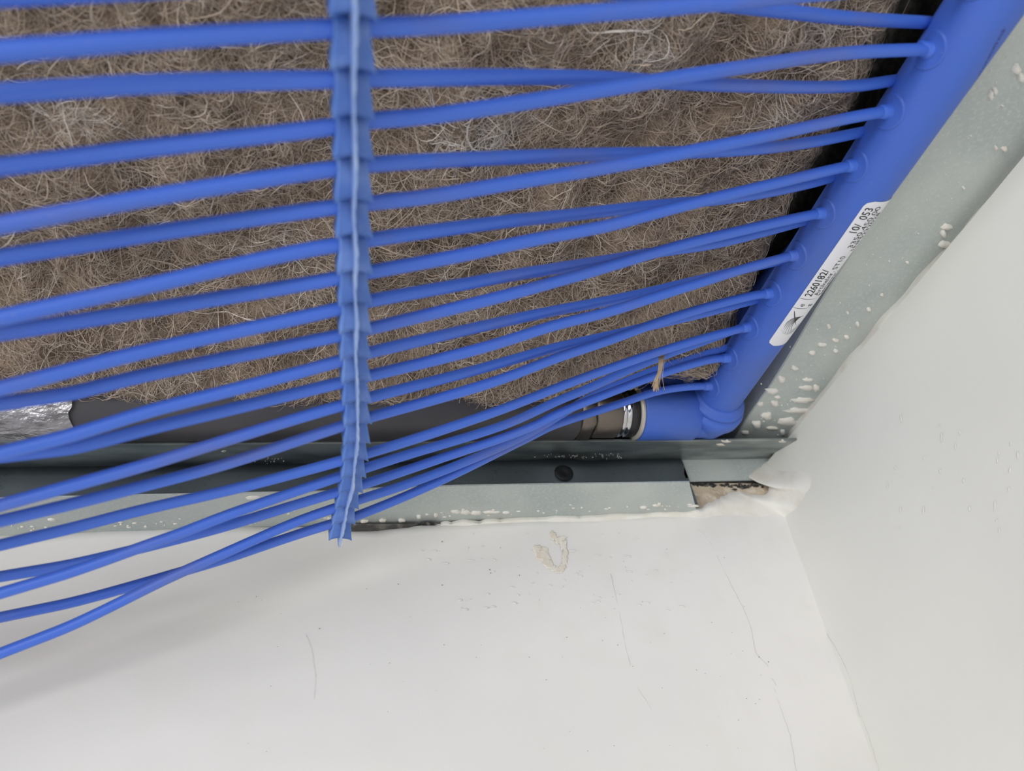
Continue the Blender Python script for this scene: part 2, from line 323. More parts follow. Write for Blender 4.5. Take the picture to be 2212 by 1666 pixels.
# upper channel along the back wall
up_ = empty('metal_channel', (.0, .277, ZF)); tag(up_, 'upper galvanised channel under the dark pipe, running along the back wall into the corner', 'metal profile', 'galvanised profiles around the ceiling opening')
lip_uv = [(-260, 966), (0, 962), (700, 957), (1000, 955), (1500, 952), (1706, 950)]
XR = float(xw(ZF)) + .004
X = np.concatenate([[-2.1, -1., -.5], np.linspace(-.24, XR, 60)]); n = len(X)
ZL = .1825
ey = np.interp(X, [onz(u, v, ZL)[0] for u, v in lip_uv], [onz(u, v, ZL)[1] for u, v in lip_uv])
V = []
for i, x in enumerate(X):
    for (y, z) in ((YW - .0005, ZF), (ey[i] + .0006, ZL), (ey[i], ZL + .0002), (ey[i], ZL + .0010), (ey[i] + .0004, ZL + .0011), (ey[i] + .0007, ZL + .0008), (YW - .0005, ZF + .0008)): V.append((x, y, z))
F_ = [[i * 7 + a, i * 7 + (a + 1) % 7, (i + 1) * 7 + (a + 1) % 7, (i + 1) * 7 + a] for i in range(n - 1) for a in range(7)] + [list(range(7)), [7 * n - 1 - k for k in range(7)]]
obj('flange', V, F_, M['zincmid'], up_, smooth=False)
obj('web', *box(-2.1, XR, YW - .0012, YW - .0004, .1772, ZF + .004), M['zinc'], up_, smooth=False)
def fz2(u, v):                                       # pixel onto the sloping flange
    r = ray(u, v); m = (ZF - ZL) / (YW - .2555); t = (ZL - m * .2555) / (r[2] - m * r[1]); return r * t * .9995
splashes('filler_splash', [(484, 974, 6, 3.5), (1568, 953, 14, 2.5), (1556, 960, 10, 3), (1690, 953, 9, 3)], fz2, dn, up_)
mb = MB()
for k in range(70):
    u = rng.normal(1270, 60) if k < 50 else rng.normal(575, 20); v = rng.normal(985 if k < 50 else 994, 3.5); blob(mb, u, v, rng.uniform(.6, 2), rng.uniform(.5, 1.4), fz2, dn, .00015, 6, .3)
tag(obj('filler_crumbs', mb.v, mb.f, M['filler'], up_), kind='stuff')
# channel along the right wall
rc = empty('metal_channel', (.215, .1, ZF)); tag(rc, 'wide galvanised channel along the right wall with white filler dabs, beside the blue header', 'metal profile', 'galvanised profiles around the ceiling opening')
zR = ZF + .0012
lf = [(1585, 951), (1623, 889), (1665, 832), (1717, 747), (1744, 700), (1771, 655), (1805, 599), (1855, 522), (1933, 400), (2190, 5), (2400, -310)]
P = [onz(u, v, zR) for u, v in lf]; P = P[::-1]; Y = np.concatenate([[-2.1, -1.], np.linspace(-.2, YW, 40)])
lx = np.interp(Y, [p[1] for p in P], [p[0] for p in P]); lx[:2] = lx[2]
lx[Y > P[-1][1]] = P[-1][0]
V = []; n = len(Y)
for i, y in enumerate(Y):
    for (x, z) in ((.26, zR), (lx[i] + .0005, zR), (lx[i], zR + .0006), (lx[i], zR + .022), (lx[i] + .0008, zR + .022), (lx[i] + .0009, zR + .0009), (.26, zR + .0009)): V.append((x, y, z))
F_ = [[i * 7 + a, i * 7 + (a + 1) % 7, (i + 1) * 7 + (a + 1) % 7, (i + 1) * 7 + a] for i in range(n - 1) for a in range(7)] + [list(range(7)), [7 * n - 1 - k for k in range(7)]]
obj('flange', V, F_, M['zinc'], rc, smooth=False)
fz3 = lambda u, v: onz(u, v, zR - .0001)
splashes('filler_dab', [(1716, 795, 8, 5), (1688, 820, 9, 7), (1668, 845, 13, 6), (1674, 872, 10, 7), (1655, 898, 13, 9), (1634, 918, 12, 10), (1642, 873, 8, 5), (1742, 838, 14, 6), (1732, 865, 24, 6), (1722, 887, 26, 6), (1702, 911, 26, 8), (1745, 820, 12, 4), (1763, 838, 8, 7), (1755, 763, 7, 5), (1775, 745, 9, 4), (1805, 735, 7, 4), (1790, 705, 4, 5), (1805, 758, 5, 4), (1829, 728, 6, 4), (1852, 700, 4, 6), (1830, 675, 3, 3), (1876, 668, 5, 4), (1905, 637, 4, 3), (1960, 567, 4, 3), (1668, 925, 12, 4), (1690, 935, 6, 8), (1610, 935, 10, 4), (1680, 858, 6, 3), (2045, 490, 12, 7), (2038, 505, 7, 9), (2040, 528, 16, 8), (2140, 205, 5, 13), (2148, 195, 5, 10), (2168, 322, 7, 6), (2150, 318, 3, 6), (2196, 150, 10, 11), (2205, 168, 8, 10), (2080, 405, 3, 3), (2165, 228, 3, 2)], fz3, dn, rc, .0005)
mb = MB()
for k in range(60): blob(mb, *(lambda t: (1640 + 560 * t + rng.normal() * 22, 930 - 800 * t + rng.normal() * 22))(rng.random() ** 1.5), rng.uniform(.8, 2.2), rng.uniform(.8, 2), fz3, dn, .0002, 6, .3)
tag(obj('filler_crumbs', mb.v, mb.f, M['filler'], rc), kind='stuff')

# raw board seen past the end of the angle
bd = flat_patch('raw_board', [(1488, 1046), (1560, 1044), (1672, 1046), (1672, 1080), (1655, 1080), (1600, 1078), (1550, 1095), (1500, 1114)], YW - .0007, .004, M['board'], wb)
mb = MB()
for k in range(46):
    u = rng.uniform(1495, 1655); blob(mb, u, 1046 + abs(rng.normal()) * 4 * (1 if u > 1540 else .3), rng.uniform(3, 8), rng.uniform(1.5, 3.5), lambda u, v: ony(u, v, YW - .0009), nb, .0002, 8, .4)
obj('black_grime', mb.v, mb.f, M['mould'], wb, smooth=False)

# filler fillet: lofted between the ragged edge on the metal and the wall faces
outer = [('r', 2420, 95), ('r', 2300, 232), ('r', 2212, 340), ('r', 2150, 415), ('r', 2100, 470), ('r', 2078, 500), ('r', 2040, 540), ('r', 1985, 595), ('r', 1950, 640), ('r', 1900, 690), ('r', 1868, 735), ('r', 1830, 775), ('r', 1790, 830), ('r', 1755, 872), ('r', 1715, 920), ('r', 1703, 945),
         ('b', 1697, 957), ('b', 1691, 970), ('b', 1672, 989), ('b', 1647, 1011), ('b', 1620, 1033), ('b', 1655, 1040), ('b', 1662, 1055), ('b', 1655, 1073), ('b', 1625, 1072), ('b', 1592, 1066), ('b', 1560, 1078), ('b', 1535, 1092), ('b', 1508, 1106), ('b', 1470, 1108), ('b', 1400, 1111), ('b', 1300, 1116), ('b', 1200, 1121), ('b', 1080, 1127), ('b', 1000, 1130), ('b', 950, 1132)]
inner = [('r', 2480, 105), ('r', 2345, 245), ('r', 2250, 350), ('r', 2185, 420), ('r', 2140, 475), ('r', 2105, 510), ('r', 2068, 550), ('r', 2015, 605), ('r', 1978, 650), ('r', 1935, 700), ('r', 1895, 745), ('r', 1860, 785), ('r', 1818, 840), ('r', 1785, 885), ('r', 1755, 930), ('r', 1740, 955),
         ('r', 1758, 968), ('r', 1766, 985), ('r', 1768, 1003), ('r', 1766, 1022), ('r', 1762, 1042), ('r', 1756, 1064), ('r', 1742, 1084), ('r', 1724, 1104), ('b', 1700, 1126), ('b', 1645, 1126), ('b', 1585, 1122), ('b', 1555, 1120), ('b', 1520, 1122), ('b', 1475, 1122), ('b', 1405, 1124), ('b', 1302, 1129), ('b', 1202, 1133), ('b', 1080, 1138), ('b', 1000, 1140), ('b', 952, 1138)]
A = []; B = []
for (k, u, v) in outer: A.append(onz(u, v, zR - .0004) if k == 'r' else ony(u, v, YW - (.0022 if u > 1490 else .0008)))
for (k, u, v) in inner: B.append((onr(u, v) * 1.003) if k == 'r' else ony(u, v, YW + .0006))
A = catmull(A, 6); B = catmull(B, 6); n = len(A); K = 8; V = []
nz = vnoise((n, K), (60, 3), 11); nz2 = vnoise((n, 1), (140, 1), 12)[:, 0]
for i in range(n):
    a = A[i] + (nz2[i] * .0009) * (B[i] - A[i]) / max(1e-5, np.linalg.norm(B[i] - A[i])); b_ = B[i]
    inn = np.array([-.5, -.5, -.5]) / .866
    zc = (a[2] + b_[2]) / 2; C = np.array([float(xw(zc)) - .0012, YW - .0016, zc]); wq = .8 if (a[1] > YW - .004 and b_[0] > .2 and a[0] > .2) else 0
    for j in range(K):
        t = j / (K - 1); p = a * (1 - t) + b_ * t
        if wq: p = p * (1 - wq) + wq * (a * (1 - t) ** 2 + C * 2 * t * (1 - t) + b_ * t * t)
        V.append(p + inn * (.0016 * min(1, (np.linalg.norm(b_ - a) / .0085)) ** 2.5 * math.sin(math.pi * min(1, t * 1.15) ** .6) * (1 - t) + nz[i, j] * .00035 * math.sin(math.pi * t)))
V0 = len(V)
for i in range(n): V.append(V[i * K] + np.array([.0006, .0012, .0022]))
F_ = gridfaces(n, K) + [[i * K, (i + 1) * K, V0 + i + 1, V0 + i] for i in range(n - 1)]
tag(obj('corner_filler', V, F_, M['filler'], wr), 'ragged off-white filler between the metal and the walls')

# ------------------------------------------------------------------ capillary mat: header pipe, capillaries, spacer comb, elbow, label
S0 = np.array([0.17365595, 0.22502585, 0.19174635]); hd = np.array([-0.01469664, -0.99964628, -0.02216592])
SP = 0.02
def sock(k): return S0 + hd * SP * k
vw = sock(3) / np.linalg.norm(sock(3)); e1 = vw - hd * (vw @ hd); e1 /= np.linalg.norm(e1); e2 = np.cross(hd, e1)
if (R.T @ e2)[0] < 0: e2 = -e2
HR = 0.0105; off = e1 * .0083 + e2 * .0064
H0 = S0 + off
# elbow centre: where the header axis meets the pipe axis
s = 0
best = min(np.linspace(-.05, .01, 400), key=lambda q: abs(proj(H0 + hd * q)[1] - 893)); EC = H0 + hd * best
mat_root = empty('capillary_mat', H0 + hd * .08); tag(mat_root, 'blue plastic capillary tube mat hanging from its thick header pipe below brown insulation', 'tube mat')
L1 = 0.40
hdr = obj('header_pipe', *lathe(H0 + hd * (best + .006), hd, [(0, HR)] + [(x, HR) for x in np.linspace(.01, L1, 30)], 56), M['header'], mat_root)
tag(hdr, 'thick blue header pipe along the right metal channel')
# the comb depths, from the 10 mm pitch
cyv = [63, 171, 278, 368, 453, 531, 604, 672, 732, 786, 835, 882, 930, 968, 1006, 1038, 1071, 1102, 1133]
cxv = [757, 758, 759, 759, 760, 761, 762, 763, 763, 764, 766, 767, 768, 766, 763, 759, 753, 745, 738]
CP = None
def build_cp(T):
    for (k, Lp, Rp, end) in T:
        (ua, va), (ub, vb) = Lp[-1], Rp[0]; cyv[k] = va + (vb - va) * (cxv[k] - ua) / (ub - ua)
    cyv[13] = (cyv[12] + cyv[14]) / 2 - 1
NX = 5
# paths: (tooth index, left part, right part, row)  row 'f' ends on a visible socket n, 'b' ends behind the header
T = [
 (0, [(0, 111), (325, 85), (651, 65)], [(796, 59), (943, 54), (1106, 42), (1268, 29), (1431, 18), (1500, 10), (1597, 4), (1700, -8), (1900, -25)], 9),
 (1, [(0, 202), (325, 181), (651, 173)], [(806, 169), (943, 168), (1106, 166), (1268, 168), (1366, 173), (1500, 181), (1661, 187), (1822, 188)], (1945, 172)),
 (2, [(0, 361), (325, 319), (651, 283)], [(806, 260), (943, 249), (1106, 225), (1268, 199), (1431, 173), (1500, 161), (1661, 137), (1822, 114)], 8),
 (3, [(0, 487), (325, 426), (651, 374)], [(806, 355), (943, 347), (1106, 340), (1268, 334), (1417, 331), (1591, 325), (1725, 312)], (1880, 282)),
 (4, [(0, 557), (325, 505), (651, 457)], [(806, 438), (943, 423), (1106, 395), (1268, 369), (1431, 339), (1500, 325), (1661, 293), (1822, 257)], 7),
 (5, [(0, 687), (163, 651), (325, 616), (488, 578), (651, 542)], [(806, 517), (943, 498), (1106, 477), (1200, 468), (1309, 456), (1417, 444), (1591, 427), (1725, 402)], (1822, 376)),
 (6, [(0, 721), (325, 669), (651, 615)], [(808, 586), (997, 552), (1105, 528), (1200, 509), (1309, 489), (1417, 460), (1525, 432), (1680, 395), (1770, 373)], 6),
 (7, [(0, 840), (325, 756), (651, 686)], [(808, 648), (997, 615), (1105, 595), (1260, 571), (1417, 545), (1525, 530), (1613, 511)], (1765, 470)),
 (8, [(0, 873), (163, 848), (325, 807), (651, 742)], [(808, 708), (997, 662), (1105, 635), (1260, 592), (1417, 545), (1525, 516), (1680, 480)], 5),
 (9, [(0, 979), (163, 938), (325, 887), (488, 846), (651, 803)], [(797, 762), (997, 715), (1105, 691), (1200, 671), (1309, 651), (1417, 628), (1500, 607)], (1716, 556)),
 (10, [(0, 986), (163, 967), (325, 925), (488, 887), (651, 847)], [(797, 812), (997, 764), (1105, 733), (1200, 702), (1309, 676), (1417, 641), (1525, 607), (1613, 579)], 4),
 (11, [(0, 1092), (163, 1047), (325, 1002), (488, 951), (651, 901)], [(797, 859), (997, 808), (1105, 778), (1200, 751), (1309, 727), (1417, 701), (1525, 676)], (1668, 638)),
 (12, [(0, 1126), (163, 1087), (325, 1046), (488, 1003), (651, 949)], [(797, 902), (997, 847), (1105, 812), (1200, 774), (1309, 738), (1417, 698), (1525, 664), (1620, 640)], 3),
 (14, [(0, 1178), (163, 1139), (325, 1097), (488, 1061), (651, 1019)], [(793, 980), (888, 951), (997, 915), (1105, 877), (1200, 839), (1309, 799), (1417, 762), (1525, 729), (1590, 713)], 2),
 (15, [(0, 1282), (163, 1233), (325, 1175), (391, 1152), (488, 1114), (586, 1080), (700, 1041)], [(790, 1011), (888, 980), (997, 948), (1105, 913), (1200, 868), (1265, 842), (1352, 802), (1430, 770), (1500, 745)], (1632, 697)),
 (16, [(0, 1246), (163, 1218), (358, 1171), (488, 1137), (651, 1087)], [(784, 1047), (863, 1021), (971, 984), (1080, 948), (1161, 917), (1200, 895), (1309, 852), (1417, 811), (1525, 779)], 1),
 (17, [(0, 1412), (163, 1348), (325, 1268), (391, 1237), (488, 1194), (553, 1165), (651, 1123)], [(781, 1078), (863, 1052), (971, 1012), (1080, 966), (1161, 927), (1230, 884), (1309, 842), (1417, 799), (1480, 778)], (1605, 742)),
 (18, [(0, 1334), (163, 1300), (325, 1255), (488, 1207), (553, 1185), (651, 1152)], [(768, 1116), (863, 1078), (971, 1030), (1080, 976), (1161, 936), (1200, 917), (1309, 882), (1352, 868), (1417, 846), (1482, 836)], 0),
]
build_cp(T)
CP = [None] * 19; CP[18] = at(cxv[18], cyv[18], .262); CD = [0] * 19; CD[18] = .262
for k in range(17, -1, -1):
    r = ray(cxv[k], cyv[k]); Q = CP[k + 1]; a = r @ r; b_ = -2 * r @ Q; c_ = Q @ Q - 1e-4
    t = (-b_ - math.sqrt(max(b_ * b_ - 4 * a * c_, 0))) / (2 * a); CP[k] = r * t; CD[k] = t
st = CP[0] - CP[1]; sd = CD[0] - CD[1]
for k in range(1, 6): CP.insert(0, CP[0] + (CP[0] - CP[1]) * 1.0)   # teeth above the frame
EXT = [(-1, [(0, -10), (651, -45)], [(806, -52), (1000, -50), (1300, -22), (1450, -3), (1597, 13), (1693, 24), (1822, 39)], (2010, 49)),
       (-2, [(0, -110), (651, -165)], [(806, -175), (1300, -205), (1700, -235), (2000, -255)], 10)]
TR = 0.0018; TD = {}
def depth_of_tooth(k): return float(proj(CP[k + NX])[2])
# the small end tube left of the comb beside the last one
for (k, Lp, Rp, end) in EXT + T:
    dc = depth_of_tooth(k); uc, vc = proj(CP[k + NX])[:2]
    odd_front = k in (3, 5, 7, 9, 11, 15, 17, 0)
    dl = dc * .87 + (-.0022 if odd_front else .0022)
    if k == 16: dl += .002
    if isinstance(end, int):
        e = sock(end); ue, ve, de = proj(e); endp = e; push = -.0014
    else:
        ue, ve = end
        sgn = min(np.linspace(-.03, .25, 600), key=lambda q: abs(proj(H0 + hd * q)[1] - ve - 12)); de = proj(H0 + hd * sgn)[2] + .0045; endp = at(ue, ve, de); push = .0042
    pts = []
    u0, v0 = Lp[0]; u1, v1 = Lp[1]
    d0 = dl; a0 = at(u0, v0, d0); a1 = at(u1, v1, 1 / (1 / dl + (1 / dc - 1 / dl) * u1 / uc)); ext = (a0 - a1) / np.linalg.norm(a0 - a1)
    pts.append(a0 + ext * .30 + np.array([0, .0, -.004])); pts.append(a0 + ext * .12)
    for (u, v) in Lp:
        t = u / uc; pts.append(at(u, v, 1 / ((1 - t) / dl + t / dc)))
    pts.append(CP[k + NX])
    for (u, v) in Rp:
        t = (u - uc) / (ue - uc); d = 1 / ((1 - t) / dc + t / de) + push * math.sin(math.pi * min(1, max(0, t))) ** 1.0
        pts.append(at(u, v, d))
    if isinstance(end, int): nn = -off / np.linalg.norm(off); pts.append(endp + nn * .0012 + (pts[-1] - endp) / np.linalg.norm(pts[-1] - endp) * .002)
    pts.append(endp)
    iq = 2 + len(Lp); TD[k] = pts[iq + 1] - pts[iq - 1]
    P = catmull(pts, 7)
    for _ in range(3):
        Q = P.copy(); Q[2:-6] = (P[:-8] + 2 * P[1:-7] + 3 * P[2:-6] + 2 * P[3:-5] + P[4:-4]) / 9; P = Q
    o = obj('capillary_tube', *sweep(P, TR, 14), M['blue'], mat_root)
    if isinstance(end, int):
        d_ = P[-6] - P[-1]; d_ /= np.linalg.norm(d_); nn = -off / np.linalg.norm(off); dd = d_ * .75 + nn * .25; dd /= np.linalg.norm(dd)
        obj('tube_collar', *lathe(endp - dd * .001, dd, [(0, .0030), (.0012, .0026), (.0022, .0022), (.0042, .0021), (.0045, .0018)], 24), M['blue'], hdr)
# weld rings printed proud of the header around each socket
ph0 = math.atan2(-(off @ e2), -(off @ e1))           # socket direction in the (e1,e2) plane
def hpt(sv, ph, r): return H0 + hd * sv + (e1 * math.cos(ph) + e2 * math.sin(ph)) * r
for k in range(0, 11):
    vs = []; fs = []; n = 40; prof = [(.0002, .0006), (.0030, .0005), (.0046, .00035), (.0050, .00048), (.0054, .00048), (.0058, -.0001)]
    for (q, hgt) in prof:
        for j in range(n):
            a = 2 * math.pi * j / n; vs.append(hpt(SP * k + q * math.cos(a), ph0 + q * math.sin(a) / HR, HR + hgt))
    for i in range(len(prof) - 1): fs += [[i * n + j, i * n + (j + 1) % n, (i + 1) * n + (j + 1) % n, (i + 1) * n + j] for j in range(n)]
    fs.append(list(range(n)))
    obj('weld_ring', vs, fs, M['header'], hdr)
# elbow with stepped socket
EX = np.array([-1., 0, 0]); ER = .0105
colr = lathe(EC, hd, [(-.0085, .0105), (-.005, .0116), (.000, .0134), (.0035, .0151), (.0072, .0153), (.0086, .0150), (.0092, .0143), (.0094, .0136), (.0104, .0134), (.0108, .0139), (.0122, .0137), (.0128, .0128), (.0131, .0122), (.0140, .0120), (.0146, .0114), (.0150, .0106)], 56)
elb = obj('elbow', *colr, M['header'], mat_root); tag(elb, 'blue moulded elbow at the end of the header pipe')
arc = [EC + hd * .008 + 0 * EX] + [EC + hd * .001, EC + hd * -.0004 + EX * .0006, EC + EX * .004, EC + EX * .012]
obj('elbow_bend', *sweep(catmull([EC + hd * .010, EC + hd * .004 + EX * .0004, EC + EX * .004 + hd * .0003, EC + EX * .011], 8), .0124, 40), M['header'], elb)
def xat(u, v=905):                                   # x coordinate along the pipe axis for an image column
    q = np.linspace(-.1, .6, 3501); pu = np.array([proj(EC + EX * a)[0] for a in q[::5]]); return float(np.interp(-u, -pu, q[::5]))
xa = xat(1492); xb = xat(1372)
RL = .0136
obj('elbow_socket', *lathe(EC, EX, [(xa - .001, .0118), (xa, RL - .0008), (xa + .001, RL), (xb - .0008, RL), (xb, RL - .0006), (xb + .0001, .009)], 56), M['header'], elb)

# second header stacked above the first, takes the rear row of capillaries
OF2 = np.array([-.001, .001, .0222])
q0 = EC + OF2 + hd * .006; q1 = H0 + hd * .11 + e1 * .030 + e2 * .008; hd2 = (q1 - q0) / np.linalg.norm(q1 - q0)
h2 = obj('header_pipe', *lathe(q0, hd2, [(0, HR)] + [(x, HR) for x in np.linspace(.01, L1, 30)], 48), M['header'], mat_root)
tag(h2, 'second blue header pipe in shadow above the labelled one')
e2b = obj('elbow', *lathe(EC + OF2, hd, [(-.004, .0128), (.002, .0136), (.0095, .0136), (.0098, .0124), (.013, .0122), (.0135, .0106)], 48), M['header'], mat_root)
obj('elbow_bend', *sweep(catmull([EC + OF2 + hd * .010, EC + OF2 + hd * .004 + EX * .0004, EC + OF2 + EX * .004 + hd * .0003, EC + OF2 + EX * .011], 8), .0122, 40), M['header'], e2b)
obj('elbow_socket', *lathe(EC + OF2, EX, [(xa - .001, .0118), (xa, RL - .0020), (xa + .001, RL - .0015), (xb - .0008, RL - .0015), (xb, RL - .002), (xb + .0001, .009)], 48), M['header'], e2b)

# label wrapped on the header
def cyl_uv(u, v, r=HR):                              # pixel -> (s, phi) on the header
    d = ray(u, v); d = d / np.linalg.norm(d); o_ = -H0
    dp = d - hd * (d @ hd); op = o_ - hd * (o_ @ hd); a = dp @ dp; b_ = 2 * dp @ op; c_ = op @ op - r * r
    disc = b_ * b_ - 4 * a * c_; t = (-b_ - math.sqrt(max(disc, 0))) / (2 * a); p = d * t - H0
    return p @ hd, math.atan2(p @ e2, p @ e1)
sB, pB = cyl_uv(1668, 742); sT, pT = cyl_uv(1862, 430)
def unw(p): return p % (2 * math.pi)
pl = (unw(pB) + unw(pT)) / 2; psoc = unw(ph0)
# label runs away from the sockets, round the far lower side
sgn = 1 if unw(cyl_uv(1900, 440)[1]) > pl else -1
Rl = HR + .00012; s0_, s1_ = min(sB, sT) - .0012, max(sB, sT) + .0004
wid = .021
def lab(x, y, h=0):                                  # x along the label from its lower end, y from its left edge
    return hpt(s0_ + x, pl + sgn * y / HR, Rl + h)
Ls = s1_ - s0_; nx, ny = 60, 26; rr = .0028; V = []
for i in range(nx):
    x = Ls * i / (nx - 1); ins = 0
    e_ = min(x, Ls - x)
    if e_ < rr: ins = rr - math.sqrt(max(0, rr * rr - (rr - e_) ** 2))
    for j in range(ny): V.append(lab(x, ins + (wid - 2 * ins) * j / (ny - 1)))
lb = obj('label_sticker', V, gridfaces(nx, ny), M['paper'], mat_root)
tag(lb, 'white printed paper label wrapped round the header pipe')
def text_on(txt, x, y, size, m='ink', length=None, h=.00006, bold=0.0):
    cu = bpy.data.curves.new('lettering', 'FONT'); cu.body = txt; cu.size = size; cu.offset = bold; cu.resolution_u = 3
    to = bpy.data.objects.new('lettering', cu); sc.collection.objects.link(to); dg = bpy.context.evaluated_depsgraph_get(); dg.update()
    me = bpy.data.meshes.new_from_object(to.evaluated_get(dg)); bpy.data.objects.remove(to)
    bm = bmesh.new(); bm.from_mesh(me); bmesh.ops.triangulate(bm, faces=bm.faces)
    for _ in range(4):
        le = [q for q in bm.edges if q.calc_length() > size * .16]
        if not le: break
        bmesh.ops.subdivide_edges(bm, edges=le, cuts=1); bmesh.ops.triangulate(bm, faces=bm.faces)
    if len(bm.verts) == 0: return
    mx = max(v.co.x for v in bm.verts); kx = (length / mx) if length else 1
    vs = [lab(x + v.co.x * kx, y - v.co.y, h) for v in bm.verts]; fs = [[q.index for q in f.verts] for f in bm.faces]; bm.free()
    return obj('lettering', vs, fs, M[m], lb, smooth=False)
def lx_(u, v): a, b_ = cyl_uv(u, v); return a - s0_, sgn * (unw(b_) - pl) * HR
x1, y1 = lx_(1741, 640); x2, y2 = lx_(1780, 582); x3, y3 = lx_(1826, 503); x4, y4 = lx_(1868, 447)
yb = .0041; cap = .0031
text_on('2260182/', x1, yb, cap * 1.38, length=(x2 - x1), bold=.00004)
text_on('10/  053', x3, yb, cap * 1.38, length=(x4 - x3) * 1.0, bold=.00004)
yb2 = .0071
text_on('Artikelnr. ST10', x1 + .0005, yb2, .0034, length=(x2 - x1) * 1.45)
text_on('3350.450.00', x1 + (x2 - x1) * 1.75, yb2, .0034, length=(x4 - x1) - (x2 - x1) * 1.7)
text_on('1NF5232028', x1 + (x2 - x1) * 1.6, .0098, .0032, length=(x4 - x1) * .42)
text_on('Seriennr.', x1, .0098, .0032, length=(x2 - x1) * .9)
text_on('e', x1 - .0056, yb - .0002, .0034); text_on('g', x1 - .0056, yb + .0032, .003)
mb = MB()                                            # frame lines of the small field and the leaf emblem
def stroke(pts, wd):
    P = catmull(pts, 5); n = len(P); V = []
    Tg = np.gradient(P, axis=0); Tg /= np.linalg.norm(Tg, axis=1)[:, None] + 1e-12; N_ = np.stack([-Tg[:, 1], Tg[:, 0]], 1)
    for i in range(n):
        q = wd * (.25 + .75 * math.sin(math.pi * min(1, .15 + i / n)))
        for sg in (1, -1): a_ = P[i] + N_[i] * q * sg / 2; V.append(lab(a_[0], a_[1], .00007))
    mb.add(V, [[2 * i, 2 * i + 1, 2 * i + 3, 2 * i + 2] for i in range(n - 1)])
xf = x1 - .0014
stroke([(xf, .0002), (xf, .003), (xf + .0002, .0075)], .0002); stroke([(xf - .0052, .0002), (xf - .0052, .003), (xf - .005, .0075)], .0002)
obj('frame_lines', mb.v, mb.f, M['ink'], lb, smooth=False)
mb = MB(); cxm, cym, rm = x1 - .0165, .0060, .0052
for a in np.linspace(2.9, 5.6, 9):                   # ribs of the leaf bending out from a spine
    p0 = (cxm + .0052, cym - .0018 + .0006 * a); p2 = (cxm + rm * math.cos(a) * .95, cym + rm * math.sin(a) * .9)
    pm = ((p0[0] + p2[0]) / 2 + .0003, (p0[1] + p2[1]) / 2 - .0016); stroke([p0, pm, p2], .00022)
for a0, a1, rq in ((1.7, 4.2, 1.0), (1.6, 3.9, .85), (1.5, 3.6, .7), (1.5, 3.3, .55)):
    stroke([(cxm + rm * rq * math.cos(t), cym + rm * rq * math.sin(t)) for t in np.linspace(a0, a1, 6)], .00016)
stroke([(cxm + .0082, cym - .0045), (cxm + .004, cym - .002), (cxm, cym + .001)], .0004)
obj('leaf_emblem', mb.v, mb.f, M['ink'], lb, smooth=False)
mb = MB()                                            # faded inkjet marks further up the pipe
for k in range(26):
    sx, sy = cyl_uv(2098 + k * 2.9, 195 - k * 5.2); ph = unw(sy)
    for q in range(2):
        a = .0003; hh = rng.uniform(.0004, .0011); ss = sx + rng.normal() * .0002 + q * .0004
        mb.add([hpt(ss, ph, HR + .00008), hpt(ss + a, ph, HR + .00008), hpt(ss + a, ph + hh / HR, HR + .00008), hpt(ss, ph + hh / HR, HR + .00008)], [[0, 1, 2, 3]])
obj('inkjet_marks', mb.v, mb.f, M['inkb'], hdr, smooth=False)

# spacer comb: stacked clips and a milky fin
CPa = np.array(CP); Cc = catmull(CP, 12)
cmb = empty('spacer_tmp', CP[8]); bpy.data.objects.remove(cmb)
Tn = np.gradient(Cc, axis=0); Tn /= np.linalg.norm(Tn, axis=1)[:, None]
def cf(t):                                           # frame at tooth coordinate t (0 = first entry of CP)
    q = min(max(t * 12, 0), len(Cc) - 1.001); i = int(q); f = q - i; p = Cc[i] * (1 - f) + Cc[i + 1] * f
    if t * 12 > len(Cc) - 1: p = Cc[-1] + Tn[-1] * (t * 12 - (len(Cc) - 1)) / 12 * .01
    T_ = Tn[i]; tv = -p / np.linalg.norm(p); kk = min(max(t - NX, -1), 18); ks = sorted(TD); td = np.array([np.interp(kk, ks, [TD[a][c] / np.linalg.norm(TD[a]) for a in ks]) for c in range(3)])
    W0 = np.cross(T_, tv); W0 /= np.linalg.norm(W0); W0 *= np.sign(W0 @ td)
    W = td - T_ * (td @ T_); W /= np.linalg.norm(W); W = W * .5 + W0 * .5; W /= np.linalg.norm(W)
    if (R.T @ W)[0] < 0: W = -W
    N = np.cross(W, T_);
    if N @ tv < 0: N = -N
    return p, T_, W, N
spine_v = []; 
def fin(t0, t1):
    vs = []; K = 150
    for i in range(K):
        t = t0 + (t1 - t0) * i / (K - 1); p, T_, W, N = cf(t); j = .00012 * math.sin(i * 2.1) + .0002 * math.sin(i * .37)
        fl = (t % 1.0); hgt = .0062 + .0006 * fl
        if t > t1 - .3: hgt *= .6 + .4 * (t1 - t) / .3
        for (a, h) in ((-.0004, .0008), (-.00022 + j * .5, hgt), (.00022 + j, hgt + .0001), (.00045, .0008)): vs.append(p + W * a + N * h)
    f = [[i * 4 + a, i * 4 + (a + 1) % 4, (i + 1) * 4 + (a + 1) % 4, (i + 1) * 4 + a] for i in range(K - 1) for a in range(4)] + [[0, 1, 2, 3], [4 * K - 1, 4 * K - 2, 4 * K - 3, 4 * K - 4]]
    return vs, f
sp = obj('spacer_comb', *fin(1.6, NX + 18 + 1.05), M['fin'], mat_root); tag(sp, 'pale blue notched spacer comb holding the capillaries apart')
